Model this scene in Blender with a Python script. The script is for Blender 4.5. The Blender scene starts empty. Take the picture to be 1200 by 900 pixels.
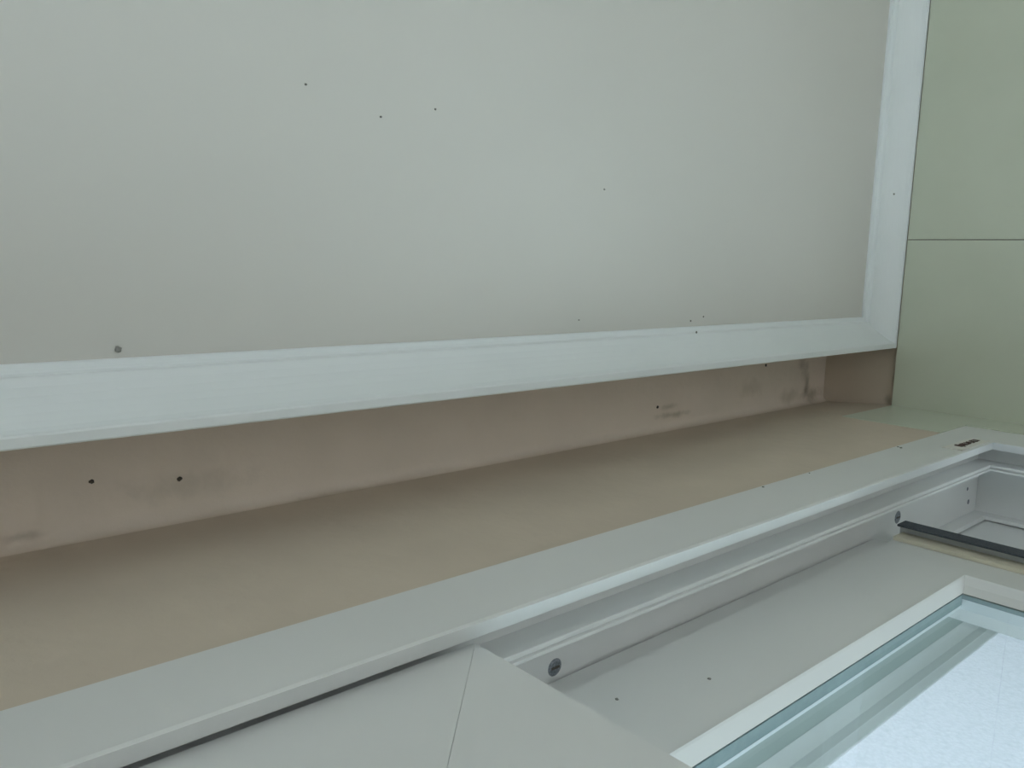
import bpy, bmesh, math, random
from mathutils import Vector, Matrix

# ------------------------------------------------------------------ camera, world, lights, exposure
S = 1.5            # metres per layout unit
CZ = 1.45          # camera height above the floor (m)
scn = bpy.context.scene
C = scn.collection

def W(x, y, z):
    return Vector((x * S, y * S, z * S + CZ))

cam_d = bpy.data.cameras.new('camera')
cam_d.sensor_width = 36.0
cam_d.lens = 960.857 / 1200.0 * 36.0
cam_d.clip_start = 0.01
cam = bpy.data.objects.new('camera', cam_d)
C.objects.link(cam)
R = [[0.74776867, -0.07957905, 0.65917311],
     [-0.02679457, 0.98836577, 0.14971689],
     [-0.66341847, -0.12961586, 0.73693667]]      # columns: right, down, forward in the room's axes
cam.matrix_world = Matrix(((R[0][0], -R[0][1], -R[0][2], 0),
                           (R[1][0], -R[1][1], -R[1][2], 0),
                           (R[2][0], -R[2][1], -R[2][2], CZ),
                           (0, 0, 0, 1)))
scn.camera = cam

scn.view_settings.view_transform = 'Standard'
scn.view_settings.look = 'None'
scn.view_settings.gamma = 1.0
scn.view_settings.use_curve_mapping = False
scn.view_settings.exposure = 0.71

world = bpy.data.worlds.new('overcast_sky')
scn.world = world
world.use_nodes = True
bg = world.node_tree.nodes['Background']
bg.inputs['Color'].default_value = (0.72, 0.88, 1.0, 1)
bg.inputs['Strength'].default_value = 0.6

def area(name, loc, target, sx, sy, power, color):
    l = bpy.data.lights.new(name, 'AREA')
    l.shape = 'RECTANGLE'; l.size = sx; l.size_y = sy
    l.energy = power; l.color = color
    o = bpy.data.objects.new(name, l)
    C.objects.link(o)
    o.location = loc
    o.rotation_euler = (Vector(target) - Vector(loc)).to_track_quat('-Z', 'Y').to_euler()
    return o

# daylight falling in through the bathroom window (outside, beyond the frosted screen's depth)
area('window_daylight', (0.45, 2.1, 0.4), (0.3, -0.6, 2.0), 3.2, 2.0, 45, (0.84, 0.92, 1.0))
area('sky_daylight', (0.45, 2.3, 3.6), (0.3, -0.2, 0.0), 3.0, 2.4, 60, (0.97, 0.97, 1.0))
# added fill lamps behind the viewer, shining through an opening made for them
dl = area('floor_bounce_fill', (-0.9, -3.6, 2.75), (1.8, -0.55, 0.0), 0.9, 0.9, 78, (0.92, 0.965, 1.0))  # added, aimed at the floor to bounce light up into the recess
dl.data.spread = math.radians(60)
area('room_fill', (-0.85, -2.7, 1.0), (-0.2, 0.0, 1.3), 1.1, 1.7, 3, (0.95, 0.98, 1.0))  # weak added fill towards the window wall

# ------------------------------------------------------------------ materials
def new_mat(name):
    m = bpy.data.materials.new(name); m.use_nodes = True
    nt = m.node_tree
    return m, nt, nt.nodes['Principled BSDF']

def mottled(name, c1, c2, scale, rough=0.5, bump=0.0, bscale=80, spec=0.5, detail=4):
    m, nt, b = new_mat(name)
    tc = nt.nodes.new('ShaderNodeTexCoord')
    n = nt.nodes.new('ShaderNodeTexNoise')
    n.inputs['Scale'].default_value = scale; n.inputs['Detail'].default_value = detail
    nt.links.new(tc.outputs['Object'], n.inputs['Vector'])
    r = nt.nodes.new('ShaderNodeValToRGB')
    r.color_ramp.elements[0].position = 0.32; r.color_ramp.elements[0].color = (*c1, 1)
    r.color_ramp.elements[1].position = 0.68; r.color_ramp.elements[1].color = (*c2, 1)
    nt.links.new(n.outputs['Fac'], r.inputs['Fac'])
    nt.links.new(r.outputs['Color'], b.inputs['Base Color'])
    b.inputs['Roughness'].default_value = rough
    b.inputs['Specular IOR Level'].default_value = spec
    if bump:
        n2 = nt.nodes.new('ShaderNodeTexNoise')
        n2.inputs['Scale'].default_value = bscale; n2.inputs['Detail'].default_value = 6
        nt.links.new(tc.outputs['Object'], n2.inputs['Vector'])
        bp = nt.nodes.new('ShaderNodeBump')
        bp.inputs['Strength'].default_value = bump; bp.inputs['Distance'].default_value = 0.003
        nt.links.new(n2.outputs['Fac'], bp.inputs['Height'])
        nt.links.new(bp.outputs['Normal'], b.inputs['Normal'])
    return m, nt, b, r

M = {}
M['ceiling'] = mottled('ceiling_paint', (0.675, 0.665, 0.625), (0.695, 0.685, 0.645), 2.5, 0.75)[0]
M['cornice'] = mottled('cornice_white_paint', (0.84, 0.885, 0.90), (0.87, 0.915, 0.93), 5, 0.5)[0]
M['upvc'] = mottled('white_plastic_frame', (0.77, 0.78, 0.77), (0.80, 0.81, 0.80), 4, 0.38)[0]
M['tile'] = mottled('pale_green_glazed_tile', (0.64, 0.68, 0.56), (0.67, 0.71, 0.59), 6, 0.30, 0.05, 30)[0]
M['grout'] = mottled('brown_grout', (0.10, 0.07, 0.05), (0.16, 0.12, 0.09), 40, 0.9)[0]
M['floor'] = mottled('beige_floor_tile', (0.74, 0.73, 0.72), (0.79, 0.78, 0.77), 3, 0.4)[0]
M['wallpaint'] = mottled('pale_wall_tile', (0.60, 0.63, 0.53), (0.64, 0.66, 0.57), 3, 0.4)[0]
M['outside'] = mottled('outside_render', (0.40, 0.46, 0.43), (0.44, 0.50, 0.47), 8, 0.9, 0.3, 60)[0]
M['cream'] = mottled('yellowed_plastic', (0.72, 0.67, 0.53), (0.76, 0.71, 0.57), 20, 0.5)[0]
M['rubber'] = mottled('black_seal', (0.055, 0.065, 0.08), (0.085, 0.095, 0.11), 300, 0.85, 0.6, 600)[0]
M['gasket'] = mottled('grey_gasket', (0.20, 0.28, 0.29), (0.24, 0.32, 0.33), 60, 0.7)[0]
M['screw'] = mottled('dull_screw_metal', (0.10, 0.12, 0.14), (0.30, 0.32, 0.35), 400, 0.5)[0]
M['speck'] = mottled('dark_fly_speck', (0.15, 0.15, 0.14), (0.20, 0.19, 0.17), 500, 0.8)[0]
M['faint'] = mottled('faint_fly_speck', (0.26, 0.26, 0.24), (0.32, 0.31, 0.29), 500, 0.8)[0]
M['nail'] = mottled('dark_nail_hole', (0.06, 0.05, 0.04), (0.09, 0.08, 0.065), 500, 0.7)[0]
M['sticker'] = mottled('cream_sticker', (0.82, 0.80, 0.76), (0.86, 0.84, 0.80), 30, 0.35)[0]
M['ink'] = mottled('dark_brown_ink', (0.05, 0.02, 0.02), (0.09, 0.04, 0.035), 200, 0.6)[0]
m, nt, b = new_mat('silver_spacer'); b.inputs['Base Color'].default_value = (0.80, 0.84, 0.86, 1)
b.inputs['Metallic'].default_value = 0.6; b.inputs['Roughness'].default_value = 0.35; M['spacer'] = m

# bare pink-brown plaster of the recess, with the mould and scuff marks the recess carries
def plaster(nm, ca, cb):
    m, nt, b, r = mottled(nm, ca, cb, 7, 0.85, 0.5, 45, 0.2)
    tc = nt.nodes.new('ShaderNodeTexCoord')
    noise = nt.nodes.new('ShaderNodeTexNoise'); noise.inputs['Scale'].default_value = 38; noise.inputs['Detail'].default_value = 8
    nt.links.new(tc.outputs['Object'], noise.inputs['Vector'])
    prev = r.outputs['Color']
    marks = [  # centre (layout units), stretch radius, colour, strength
        ((1.285, 0.2125, 0.682), (0.032, 0.014, 0.02), (0.16, 0.13, 0.06), 0.85),
        ((1.270, 0.1980, 0.682), (0.007, 0.018, 0.01), (0.14, 0.11, 0.06), 0.8),
        ((1.262, 0.1750, 0.682), (0.010, 0.020, 0.01), (0.22, 0.17, 0.11), 0.5),
        ((1.250, 0.1580, 0.682), (0.016, 0.012, 0.01), (0.20, 0.15, 0.13), 0.6),
        ((1.215, 0.2080, 0.682), (0.030, 0.012, 0.01), (0.24, 0.19, 0.10), 0.55),
        ((1.329, 0.2080, 0.5700), (0.01, 0.010, 0.008), (0.14, 0.12, 0.06), 0.9),
        ((1.329, 0.1700, 0.5640), (0.01, 0.040, 0.003), (0.18, 0.14, 0.08), 0.8),
        ((0.912, 0.2055, 0.682), (0.034, 0.0045, 0.01), (0.24, 0.20, 0.11), 0.75),
        ((0.900, 0.1935, 0.682), (0.018, 0.004, 0.01), (0.27, 0.23, 0.14), 0.6),
        ((1.100, 0.1850, 0.682), (0.030, 0.012, 0.01), (0.36, 0.29, 0.19), 0.5),
        ((0.1224, 0.2150, 0.682), (0.012, 0.0035, 0.01), (0.26, 0.22, 0.16), 0.7),
        ((0.2450, 0.1950, 0.682), (0.050, 0.012, 0.01), (0.44, 0.40, 0.33), 0.5),
        ((0.060, 0.2150, 0.665), (0.060, 0.03, 0.030), (0.44, 0.29, 0.20), 0.6),
        ((0.380, 0.2242, 0.672), (0.060, 0.02, 0.004), (0.36, 0.30, 0.20), 0.45),
    ]
    for c, rad, col, k in marks:
        w = W(*c)
        mp = nt.nodes.new('ShaderNodeMapping'); mp.vector_type = 'POINT'
        sc = [1.0 / (q * S) for q in rad]
        mp.inputs['Scale'].default_value = sc
        mp.inputs['Location'].default_value = [-w[i] * sc[i] for i in range(3)]
        nt.links.new(tc.outputs['Object'], mp.inputs['Vector'])
        ln = nt.nodes.new('ShaderNodeVectorMath'); ln.operation = 'LENGTH'
        nt.links.new(mp.outputs['Vector'], ln.inputs[0])
        ad = nt.nodes.new('ShaderNodeMath'); ad.operation = 'MULTIPLY_ADD'      # ragged the edge with noise
        nt.links.new(noise.outputs['Fac'], ad.inputs[0]); ad.inputs[1].default_value = 2.2
        nt.links.new(ln.outputs['Value'], ad.inputs[2])
        mr = nt.nodes.new('ShaderNodeMapRange'); mr.interpolation_type = 'SMOOTHSTEP'
        nt.links.new(ad.outputs[0], mr.inputs['Value'])
        mr.inputs['From Min'].default_value = 1.0; mr.inputs['From Max'].default_value = 2.6
        mr.inputs['To Min'].default_value = k * 0.6; mr.inputs['To Max'].default_value = 0.0
        mx = nt.nodes.new('ShaderNodeMix'); mx.data_type = 'RGBA'
        nt.links.new(mr.outputs['Result'], mx.inputs['Factor'])
        nt.links.new(prev, mx.inputs[6]); mx.inputs[7].default_value = (*col, 1)
        prev = mx.outputs[2]
    nt.links.new(prev, b.inputs['Base Color'])
    return m
M['plaster'] = plaster('bare_plaster', (0.665, 0.570, 0.470), (0.715, 0.615, 0.505))
M['soffit'] = plaster('old_whitewash', (0.79, 0.695, 0.605), (0.84, 0.74, 0.645))

def clear_glass():
    m = bpy.data.materials.new('clear_window_glass'); m.use_nodes = True
    nt = m.node_tree; nt.nodes.clear()
    out = nt.nodes.new('ShaderNodeOutputMaterial')
    tr = nt.nodes.new('ShaderNodeBsdfTransparent'); tr.inputs['Color'].default_value = (0.955, 0.985, 0.98, 1)
    gl = nt.nodes.new('ShaderNodeBsdfGlossy'); gl.inputs['Roughness'].default_value = 0.03
    fr = nt.nodes.new('ShaderNodeFresnel'); fr.inputs['IOR'].default_value = 1.45
    mx = nt.nodes.new('ShaderNodeMixShader')
    geo = nt.nodes.new('ShaderNodeNewGeometry')           # only the outer skin of a pane mirrors
    inv = nt.nodes.new('ShaderNodeMath'); inv.operation = 'SUBTRACT'; inv.inputs[0].default_value = 1.0
    nt.links.new(geo.outputs['Backfacing'], inv.inputs[1])
    mul = nt.nodes.new('ShaderNodeMath'); mul.operation = 'MULTIPLY'
    nt.links.new(fr.outputs[0], mul.inputs[0]); nt.links.new(inv.outputs[0], mul.inputs[1])
    nt.links.new(mul.outputs[0], mx.inputs[0]); nt.links.new(tr.outputs[0], mx.inputs[1]); nt.links.new(gl.outputs[0], mx.inputs[2])
    nt.links.new(mx.outputs[0], out.inputs['Surface'])
    return m
M['glass'] = clear_glass()

def frosted_glass():
    m = bpy.data.materials.new('frosted_privacy_glass'); m.use_nodes = True
    nt = m.node_tree; nt.nodes.clear()
    out = nt.nodes.new('ShaderNodeOutputMaterial')
    tc = nt.nodes.new('ShaderNodeTexCoord')
    v = nt.nodes.new('ShaderNodeTexVoronoi'); v.inputs['Scale'].default_value = 140
    nt.links.new(tc.outputs['Object'], v.inputs['Vector'])
    r = nt.nodes.new('ShaderNodeValToRGB')
    r.color_ramp.elements[0].color = (0.68, 0.655, 0.69, 1); r.color_ramp.elements[1].color = (0.55, 0.545, 0.57, 1)
    nt.links.new(v.outputs['Distance'], r.inputs['Fac'])
    bp = nt.nodes.new('ShaderNodeBump'); bp.inputs['Strength'].default_value = 0.6; bp.inputs['Distance'].default_value = 0.004
    nt.links.new(v.outputs['Distance'], bp.inputs['Height'])
    tl = nt.nodes.new('ShaderNodeBsdfTranslucent'); nt.links.new(r.outputs[0], tl.inputs['Color']); nt.links.new(bp.outputs[0], tl.inputs['Normal'])
    tr = nt.nodes.new('ShaderNodeBsdfTransparent'); tr.inputs['Color'].default_value = (0.9, 0.96, 0.98, 1)
    gl = nt.nodes.new('ShaderNodeBsdfGlossy'); gl.inputs['Roughness'].default_value = 0.4; nt.links.new(bp.outputs[0], gl.inputs['Normal'])
    m1 = nt.nodes.new('ShaderNodeMixShader'); m1.inputs[0].default_value = 0.25
    nt.links.new(tl.outputs[0], m1.inputs[1]); nt.links.new(tr.outputs[0], m1.inputs[2])
    m2 = nt.nodes.new('ShaderNodeMixShader'); m2.inputs[0].default_value = 0.08
    nt.links.new(m1.outputs[0], m2.inputs[1]); nt.links.new(gl.outputs[0], m2.inputs[2])
    nt.links.new(m2.outputs[0], out.inputs['Surface'])
    return m
M['frosted'] = frosted_glass()

# ------------------------------------------------------------------ mesh helpers (layout units in, metres out)
def box(bm, x0, x1, y0, y1, z0, z1, bev=0.0):
    vs = [bm.verts.new(W(x, y, z)) for x in (x0, x1) for y in (y0, y1) for z in (z0, z1)]
    F = [(0, 1, 3, 2), (4, 6, 7, 5), (0, 4, 5, 1), (2, 3, 7, 6), (0, 2, 6, 4), (1, 5, 7, 3)]
    fs = [bm.faces.new([vs[i] for i in f]) for f in F]
    if bev:
        es = list({e for f in fs for e in f.edges})
        bmesh.ops.bevel(bm, geom=es, offset=bev * S, segments=2, affect='EDGES', profile=0.5)

def obj(name, bm, mat, parent=None, smooth=False):
    bmesh.ops.recalc_face_normals(bm, faces=bm.faces[:])
    me = bpy.data.meshes.new(name); bm.to_mesh(me); bm.free()
    me.materials.append(M[mat])
    if smooth:
        for p in me.polygons: p.use_smooth = True
    o = bpy.data.objects.new(name, me); C.objects.link(o)
    if parent is not None:
        o.parent = parent
        o.matrix_parent_inverse = parent_world(parent).inverted()
    return o

def parent_world(p):
    m = p.matrix_basis.copy()
    if p.parent: m = parent_world(p.parent) @ p.matrix_parent_inverse @ m
    return m

def empty(name, p):
    o = bpy.data.objects.new(name, None); C.objects.link(o); o.location = W(*p)
    o.empty_display_size = 0.05
    return o

def struct(o): o['kind'] = 'structure'; return o
def tag(o, label, cat, group=None):
    o['label'] = label; o['category'] = cat
    if group: o['group'] = group
    return o
def bx(name, mat, parent, *a, bev=0.0):
    bm = bmesh.new(); box(bm, *a, bev=bev); return obj(name, bm, mat, parent)

def member(profile, side, outer, gap=0.0):
    """One mitred member of a rectangular frame.
    profile: closed list of (y, wz, wx): depth and inset from the outer edge for head/bottom and for jambs.
    outer = (x0, x1, z0, z1)."""
    x0, x1, z0, z1 = outer
    bm = bmesh.new(); a, b = [], []
    for y, wz, wx in profile:
        if side == 'head': p, q = (x0 + wx + gap, z1 - wz), (x1 - wx - gap, z1 - wz)
        if side == 'bottom': p, q = (x0 + wx + gap, z0 + wz), (x1 - wx - gap, z0 + wz)
        if side == 'left': p, q = (x0 + wx, z0 + wz + gap), (x0 + wx, z1 - wz - gap)
        if side == 'right': p, q = (x1 - wx, z0 + wz + gap), (x1 - wx, z1 - wz - gap)
        a.append(bm.verts.new(W(p[0], y, p[1]))); b.append(bm.verts.new(W(q[0], y, q[1])))
    n = len(a)
    for i in range(n):
        j = (i + 1) % n
        bm.faces.new((a[i], a[j], b[j], b[i]))
    bm.faces.new(a); bm.faces.new(b)
    return bm

def frame(profile, outer, names, mat, parent, gap=0.0):
    out = {}
    for side, nm in names.items():
        out[side] = obj(nm, member(profile, side, outer, gap), mat, parent)
    return out

# ------------------------------------------------------------------ the room shell
XR, XT = 1.3288, 1.3188        # plaster and tile face of the side wall
YP, YT = 0.2242, 0.2142        # plaster and tile face of the window wall
ZF = -CZ / S
XL, YB = -1.15, -1.60
ZC, ZU = 0.600, 0.682          # lowered ceiling, old soffit above the window recess
ZT = 0.5612                    # top of the tiling
OX0, OX1, OZ0, OZ1 = -0.62, 1.242, -0.36, 0.4225   # window opening

struct(bx('floor', 'floor', None, XL - 0.1, XR + 0.1, YB - 0.1, 0.474, ZF - 0.05, ZF))
struct(bx('ceiling', 'ceiling', None, XL, XT + 0.004, YB, 0.1215, ZC, ZU))
struct(bx('ceiling_slab', 'soffit', None, XL - 0.1, XR + 0.1, YB - 0.1, 0.474, ZU, ZU + 0.06))
struct(bx('wall_left', 'wallpaint', None, XL - 0.1, XL, YB - 0.1, 0.474, ZF, ZU))
# back wall, with an unseen opening added to let the fill light in
bm = bmesh.new()
DX0, DX1, DZ = -1.02, -0.15, 0.40
box(bm, XL, DX0, YB - 0.1, YB, ZF, ZU); box(bm, DX1, XR, YB - 0.1, YB, ZF, ZU); box(bm, DX0, DX1, YB - 0.1, YB, DZ, ZU)
struct(obj('wall_back', bm, 'wallpaint'))
wr = struct(bx('wall_right', 'plaster', None, XR, XR + 0.1, YB - 0.1, 0.474, ZF, ZU))
# tiles on the side wall, one mesh: a grout bed with the tile slabs standing on it
bm = bmesh.new(); box(bm, XT + 0.0016, XR, YB, YT, ZF, ZT - 0.0006)
obj('grout_bed', bm, 'grout', wr)
def tile_grid(along, a0, a1, joints, z_top, face, back):
    bm = bmesh.new(); g = 0.0006
    edges = [a0] + sorted(j for j in joints if a0 < j < a1) + [a1]
    for i in range(len(edges) - 1):
        lo = edges[i] + (g if i else 0); hi = edges[i + 1] - (g if i < len(edges) - 2 else 0)
        z = z_top
        while z > ZF + 0.01:
            zb = max(z - 0.2, ZF)
            if along == 'y': box(bm, face, back, lo, hi, zb + g, z - g)
            else: box(bm, lo, hi, face, back, zb + g, z - g)
            z -= 0.2
    return bm
obj('wall_tiling', tile_grid('y', YB, YT, [-0.0473 - 0.4 * k for k in range(5)], ZT, XT, XT + 0.0016), 'tile', wr)

# window wall: inner leaf (frame sits in it) and outer leaf, bare plaster inside
bm = bmesh.new()
for (y0, y1, zt, mt) in ((YP, 0.360, OZ1, 0), ):
    box(bm, XL, OX0, y0, y1, ZF, ZU); box(bm, OX1, XR, y0, y1, ZF, ZU)
    box(bm, OX0, OX1, y0, y1, zt, ZU); box(bm, OX0, OX1, y0, y1, ZF, OZ0)
wf = struct(obj('wall_front', bm, 'plaster'))
# the plasterer's soft cove where wall, soffit and side wall meet
bm = bmesh.new(); rr = 0.011; a, b = [], []
for k in range(9):
    t = math.pi / 2 * k / 8
    y, z = YP - rr * (1 - math.sin(t)), ZU - rr * (1 - math.cos(t))
    a.append(bm.verts.new(W(XL, y, z))); b.append(bm.verts.new(W(XR, y, z)))
for k in range(len(a) - 1):
    bm.faces.new((a[k], a[k + 1], b[k + 1], b[k]))
obj('plaster_cove', bm, 'soffit', wf, True)
# skim of plaster feathered up to the tile strip's edges
bm = bmesh.new(); xe, ye = 1.1547, YT + 0.0006
v = lambda *p: bm.verts.new(W(*p))
p00, p01 = v(0.85, YP, OZ1), v(0.85, YP, 0.665)
p10, p11, p12 = v(xe - .0003, ye, OZ1), v(xe - .0003, ye, ZT + .0004), v(XR, YP, 0.665)
p20 = v(XR, ye, ZT + .0004)
for f in ((p00, p10, p11), (p00, p11, p01), (p01, p11, p12), (p11, p20, p12)):
    bm.faces.new(f)
obj('plaster_skim', bm, 'plaster', wf, True)
bm = bmesh.new()
box(bm, XL, OX0, 0.360, 0.474, ZF, ZU); box(bm, 1.255, XR, 0.360, 0.474, ZF, ZU)
box(bm, OX0, 1.255, 0.360, 0.474, 0.3755, ZU); box(bm, OX0, 1.255, 0.360, 0.474, ZF, OZ0)
obj('outer_wall_leaf', bm, 'outside', wf)
# strip of green tile returning onto the window wall beside the frame
bm = bmesh.new()
box(bm, 1.1547, XT, YT, YP, OZ1 + 0.0005, ZT, bev=0.0006)
box(bm, OX1 + 0.0005, XT, YT, YP, 0.2212, OZ1 + 0.0005)
z = 0.2200
while z > ZF + 0.02:
    box(bm, OX1 + 0.0005, XT, YT, YP, max(z - 0.2, ZF), z - 0.0012); z -= 0.2
obj('tile_strip', bm, 'tile', wf)

# cornice: moulded white trim round the lowered ceiling
COR = [(0.0, 0.5975), (0.0, 0.5624), (0.0012, 0.5612), (0.0075, 0.5606), (0.0087, 0.5612), (0.0095, 0.5632), (0.0115, 0.5668), (0.0150, 0.5715),
       (0.0190, 0.5762), (0.0235, 0.5806), (0.0285, 0.5845), (0.0340, 0.5877), (0.0385, 0.5895), (0.0400, 0.5903),
       (0.0405, 0.5935), (0.0418, 0.5955), (0.0440, 0.5962), (0.0470, 0.5965), (0.0480, 0.5975), (0.0480, 0.6000), (0.0, 0.6000)]
def cornice(name, side):
    x0, x1, y0, y1 = XL, XT, YB, 0.1223
    bm = bmesh.new(); a, b = [], []
    for w, z in COR:
        if side == 'front': p, q = (x0 + w, y1 - w), (x1 - w, y1 - w)
        if side == 'right': p, q = (x1 - w, y0 + w), (x1 - w, y1 - w)
        if side == 'back': p, q = (x0 + w, y0 + w), (x1 - w, y0 + w)
        if side == 'left': p, q = (x0 + w, y0 + w), (x0 + w, y1 - w)
        a.append(bm.verts.new(W(p[0], p[1], z))); b.append(bm.verts.new(W(q[0], q[1], z)))
    n = len(a)
    for i in range(n):
        j = (i + 1) % n; bm.faces.new((a[i], a[j], b[j], b[i]))
    bm.faces.new(a); bm.faces.new(b)
    return struct(obj(name, bm, 'cornice'))
cornice('trim_1', 'front'); cornice('trim_2', 'right'); cornice('trim_3', 'back'); cornice('trim_4', 'left')

# ------------------------------------------------------------------ window frame (three tracks)
win = struct(empty('window_1', (0.31, 0.29, OZ0)))
outer = (OX0, OX1, OZ0, OZ1)
P = [(.2155, .4225, 1.242), (.2155, .3600, 1.1562), (.2165, .3578, 1.1550), (.2290, .3642, 1.1765), (.2300, .3655, 1.1780),
     (.2312, .3880, 1.2010), (.2498, .3880, 1.2010), (.2502, .3640, 1.1745), (.2508, .3636, 1.1738), (.2530, .3634, 1.1736),
     (.2536, .3652, 1.1760), (.2548, .3652, 1.1760), (.2554, .3630, 1.1732), (.2576, .3627, 1.1730), (.2582, .3633, 1.1744),
     (.2592, .3900, 1.2170), (.3260, .3900, 1.2170), (.3268, .3727, 1.1996), (.3310, .3700, 1.1980), (.3318, .3765, 1.2050),
     (.3540, .3765, 1.2050), (.3546, .3670, 1.1950), (.3595, .3670, 1.1950), (.3595, .4225, 1.242)]
prof = [(y, OZ1 - z, OX1 - x) for y, z, x in P]
fr = frame(prof, outer, {'head': 'frame_head', 'left': 'frame_jamb', 'right': 'frame_jamb', 'bottom': 'frame_sill'}, 'upvc', win)

# countersunk fixing screws in the head's middle track: a ring with a slotted screw down inside it
def disc(bm, c, r, z, n=20, h=0.0):
    vs = [bm.verts.new(W(c[0] + r * math.cos(2 * math.pi * i / n), c[1] + r * math.sin(2 * math.pi * i / n), z)) for i in range(n)]
    if h:
        v2 = [bm.verts.new(W(c[0] + r * .8 * math.cos(2 * math.pi * i / n), c[1] + r * .8 * math.sin(2 * math.pi * i / n), z - h)) for i in range(n)]
        for i in range(n): bm.faces.new((vs[i], vs[(i + 1) % n], v2[(i + 1) % n], v2[i]))
        bm.faces.new(v2)
    bm.faces.new(vs)
def screw(x, y, r, z, lab):
    bm = bmesh.new(); disc(bm, (x, y), r, z, h=0.0007)
    s = obj('screw', bm, 'screw', win); s['label'] = lab
    bm = bmesh.new(); box(bm, x - r * .6, x + r * .6, y - r * .12, y + r * .12, z - 0.0011, z - 0.0007)
    obj('screw_slot', bm, 'nail', s)
screw(0.3977, 0.2905, 0.0068, 0.3900, 'dull metal fixing screw')
screw(0.9638, 0.2875, 0.0078, 0.3900, 'dark fixing screw near the black seal')
bm = bmesh.new(); disc(bm, (1.1800, 0.2897), 0.0026, 0.3900, h=0.0004); obj('screw', bm, 'screw', win)
bm = bmesh.new(); disc(bm, (1.1884, 0.3092), 0.0036, 0.3900, h=0.0004); obj('screw', bm, 'screw', win)

# ------------------------------------------------------------------ sashes
def sash(name, loc_x, outer, front, back, wz, wx, label, gap=0.0, bead=0.0075, glass_y=None):
    """rails and stiles with a stepped glazing bead, double glazing with a spacer between the panes"""
    t = tag(empty(name, (loc_x, (front + back) / 2, outer[2])), label, 'window sash')
    gy = glass_y or (front + 0.0120)
    e = 0.0006
    body = [(front, 0, 0), (front, wz - e, wx - e), (back, wz - e, wx - e), (back, 0, 0)]
    names = {'head': 'top_rail', 'bottom': 'bottom_rail', 'left': 'stile', 'right': 'stile'}
    frame(body, outer, names, 'upvc', t, gap)
    bz, bw = 0.0053, 0.0160              # how far the bead stands in at the glass, head and jambs
    bd = [(front - 0.0010, wz, wx), (front + 0.0005, wz + .0009, wx + .0012), (front + 0.0065, wz + .0032, wx + .0072), (gy, wz + bz, wx + bw),
          (gy, wz - e, wx - e), (front - 0.0010, wz - e, wx - e)]
    frame(bd, outer, {k: 'glazing_bead' for k in names}, 'upvc', t)
    for side in names:                       # rubber gasket, then the silver spacer between the two panes
        g1, g2 = (gy + 0.0117, gy + 0.0146) if side in ('head', 'bottom') else (gy + 0.0056, gy + 0.0160)
        if g2 > back: g1, g2 = gy + (back - gy) * 0.5, back - 0.0006
        for nm, mt, ya, yb, ex in (('gasket', 'gasket', gy + 0.0014, g1, .0001), ('spacer_bar', 'spacer', g1, g2, .0003)):
            obj(nm, member([(ya, wz - e, wx - e), (ya, wz + bz + ex, wx + bw + ex), (yb, wz + bz + ex, wx + bw + ex), (yb, wz - e, wx - e)], side, outer), mt, t)
    x0, x1, z0, z1 = outer
    bx('glass_pane', 'glass', t, x0 + wx, x1 - wx, gy, gy + 0.0012, z0 + wz, z1 - wz)
    if back - gy > 0.018: bx('glass_pane', 'glass', t, x0 + wx, x1 - wx, gy + 0.0162, gy + 0.0174, z0 + wz, z1 - wz)
    return t

ZB = OZ0 + 0.060
s1 = sash('window_sash', 0.0, (-0.545, 0.3035, ZB, 0.3668), 0.2340, 0.2492, 0.1080, 0.1080,
          'near left white window sash with wide plain frame and a hairline mitre joint', gap=0.00014, glass_y=0.2405)
s2 = sash('window_sash', 0.45, (-0.02, 0.9030, ZB, 0.3642), 0.2930, 0.3262, 0.0917, 0.0600,
          'middle white window sash with clear glass and a cream edge strip with black seal', glass_y=0.3050)
s3 = sash('window_sash', 1.04, (0.8780, 1.2035, ZB, 0.3755), 0.3330, 0.3530, 0.0900, 0.0620,
          'far right white window sash seen beyond the black seal', glass_y=0.3420)
tg = bx('top_tongue', 'upvc', s2, -0.018, 0.9015, 0.3000, 0.3180, 0.3640, 0.3880)
# interlock strip on the middle sash's closing edge
st = bx('interlock_strip', 'cream', s2, 0.8925, 0.9165, 0.2885, 0.2928, ZB + 0.002, 0.3640, bev=0.0006)
st['label'] = 'cream yellowed edge strip'
fn = bx('interlock_fin', 'upvc', s2, 0.9165, 0.9195, 0.2800, 0.2928, ZB + 0.002, 0.3672, bev=0.0004)
sl = bx('brush_seal', 'rubber', s2, 0.9035, 0.9245, 0.2772, 0.2798, ZB + 0.004, 0.3655, bev=0.0007)
sl['label'] = 'black brush seal'

# ------------------------------------------------------------------ frosted privacy screen outside the wall
t = tag(empty('privacy_screen', (0.3, 0.481, 0.10)), 'white framed frosted glass screen outside, seen through the middle sash glass', 'privacy screen')
so = (-0.75, 1.3280, 0.10, 0.4000)
sp = [(.4745, .0243, .0243), (.4755, .0250, .0250), (.4870, .0350, .0350), (.4874, .0455, .0455), (.4882, .0465, .0465), (.4925, .0535, .0535), (.4945, .0540, .0540), (.4945, 0, 0), (.4745, 0, 0)]
frame(sp, so, {'head': 'top_rail', 'bottom': 'bottom_rail', 'left': 'stile', 'right': 'stile'}, 'upvc', t)
bx('frosted_pane', 'frosted', t, so[0] + .04, so[1] - .04, .4947, .4970, so[2] + .04, so[3] - .04)

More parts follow.
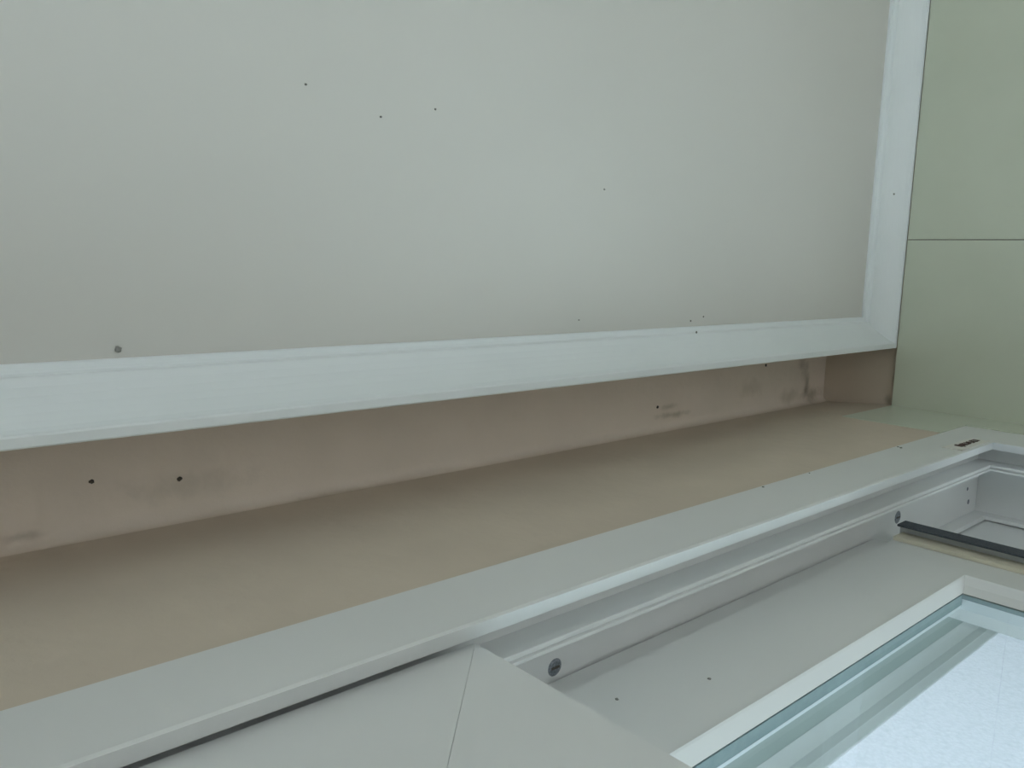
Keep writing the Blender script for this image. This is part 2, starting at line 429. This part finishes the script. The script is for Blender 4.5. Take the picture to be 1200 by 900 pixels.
# ------------------------------------------------------------------ maker's sticker on the frame corner
bm = bmesh.new()
box(bm, 1.0600, 1.1540, .2150, .2154, 0.3612, 0.3850)
for q in ((1.0600, 1.1540, 0.3612, 0.3636), (1.0600, 1.0625, 0.3612, 0.3850)): box(bm, q[0], q[1], .2143, .2150, q[2], q[3])
stick = obj('sticker', bm, 'sticker', win)
stick['label'] = 'small cream sticker with dark brown lettering'
rnd = random.Random(4)
bm = bmesh.new(); x = 1.084
while x < 1.148:
    w = rnd.uniform(.0035, .0055); h = rnd.uniform(.0065, .0100) * (1.35 if x < 1.09 else 1)
    zc = 0.3745
    box(bm, x, x + w * .45, .2147, .2150, zc - h / 2, zc + h / 2)
    if rnd.random() < .75: box(bm, x, x + w, .2147, .2150, zc - h / 2, zc - h / 2 + .0022)
    if rnd.random() < .6: box(bm, x, x + w, .2147, .2150, zc + h / 2 - .0022, zc + h / 2)
    if rnd.random() < .6: box(bm, x + w * .6, x + w * .95, .2147, .2150, zc - h / 2, zc + h / 2)
    x += w + .0011
obj('lettering', bm, 'ink', stick)

# ------------------------------------------------------------------ small marks: fly specks and nail heads
def blob(name, mat, c, r, axis, seed, label, cat, group=None, flat=0.45):
    r *= 0.72
    rn = random.Random(seed); bm = bmesh.new()
    bmesh.ops.create_icosphere(bm, subdivisions=2, radius=1.0)
    for v in bm.verts:
        k = 1 + rn.uniform(-.22, .22)
        p = v.co * k * r
        if axis == 'z': p.z *= flat; p.x *= 1.15
        if axis == 'y': p.y *= flat; p.z *= 1.1
        if axis == 'x': p.x *= flat
        v.co = p * S
    o = obj(name, bm, mat, None, True)
    o.location = W(*c)
    return tag(o, label, cat, group)
g = 'fly specks'
B = lambda x, y, r, s, l: blob('fly_speck', 'faint' if s in (4, 5, 6) else 'speck', (x, y, ZC - r * .3), r, 'z', s, l, 'speck', g)
B(.3153, -.1290, .0014, 1, 'tiny dark speck on the ceiling, leftmost of the upper three')
B(.3830, -.1138, .0013, 2, 'tiny dark speck on the ceiling, middle and lowest of the upper three')
B(.4385, -.1275, .0013, 3, 'tiny dark speck on the ceiling, rightmost of the upper three')
B(.6597, -.0760, .0015, 4, 'tiny dark speck alone in the middle of the ceiling')
B(.1713, .0681, .0028, 5, 'largest dark speck on the ceiling, at far left above the cornice')
B(.6285, .0609, .0013, 6, 'faint speck on the ceiling above the middle of the window-side cornice')
B(.8244, .0675, .0017, 7, 'left speck of the close pair on the ceiling by the cornice')
B(.8501, .0630, .0015, 8, 'right speck of the close pair on the ceiling by the cornice')
blob('fly_speck', 'speck', (.8222, .0803, .5885), .0020, 'z', 9, 'dark speck on the white cornice just below the close pair', 'speck', g)
blob('fly_speck', 'faint', (1.2935, -.1155, .5772), .0017, 'x', 10, 'faint speck on the side cornice beside the green tiles', 'speck', g)
F = lambda x, z, r, s, l: blob('fly_speck', 'speck', (x, .2155 - r * .3, z), r, 'y', s, l, 'speck', g)
F(1.0156, .4190, .0016, 11, 'left speck of two on the frame top left of the sticker')
F(1.0124, .4140, .0022, 12, 'right speck of two on the frame top left of the sticker')
F(.7111, .4190, .0016, 13, 'dark speck on the upper edge of the window frame face, left of all')
F(.8019, .4195, .0012, 14, 'faint speck on the upper edge of the window frame between its neighbours')
blob('fly_speck', 'faint', (.4028, .2925, .3348), .0017, 'y', 15, 'dark speck on the middle sash top rail, nearer the near sash', 'speck', g)
blob('fly_speck', 'faint', (.4756, .2925, .3115), .0019, 'y', 16, 'dark speck on the middle sash top rail, nearer its glass', 'speck', g)
N = lambda x, y, r, s, l: blob('nail_head', 'nail', (x, y, ZU - r * .3), r * .85, 'z', s, l, 'nail', 'nail heads in the recess')
N(.1709, .1803, .0029, 21, 'dark nail head at the far left of the plaster recess')
N(.2384, .1891, .0030, 22, 'dark nail head in the recess, second from the left')
N(.8739, .1913, .0032, 23, 'dark nail head in the recess beside the olive scuff mark')
N(1.1376, .1515, .0032, 24, 'dark nail head in the recess nearest the mouldy corner')
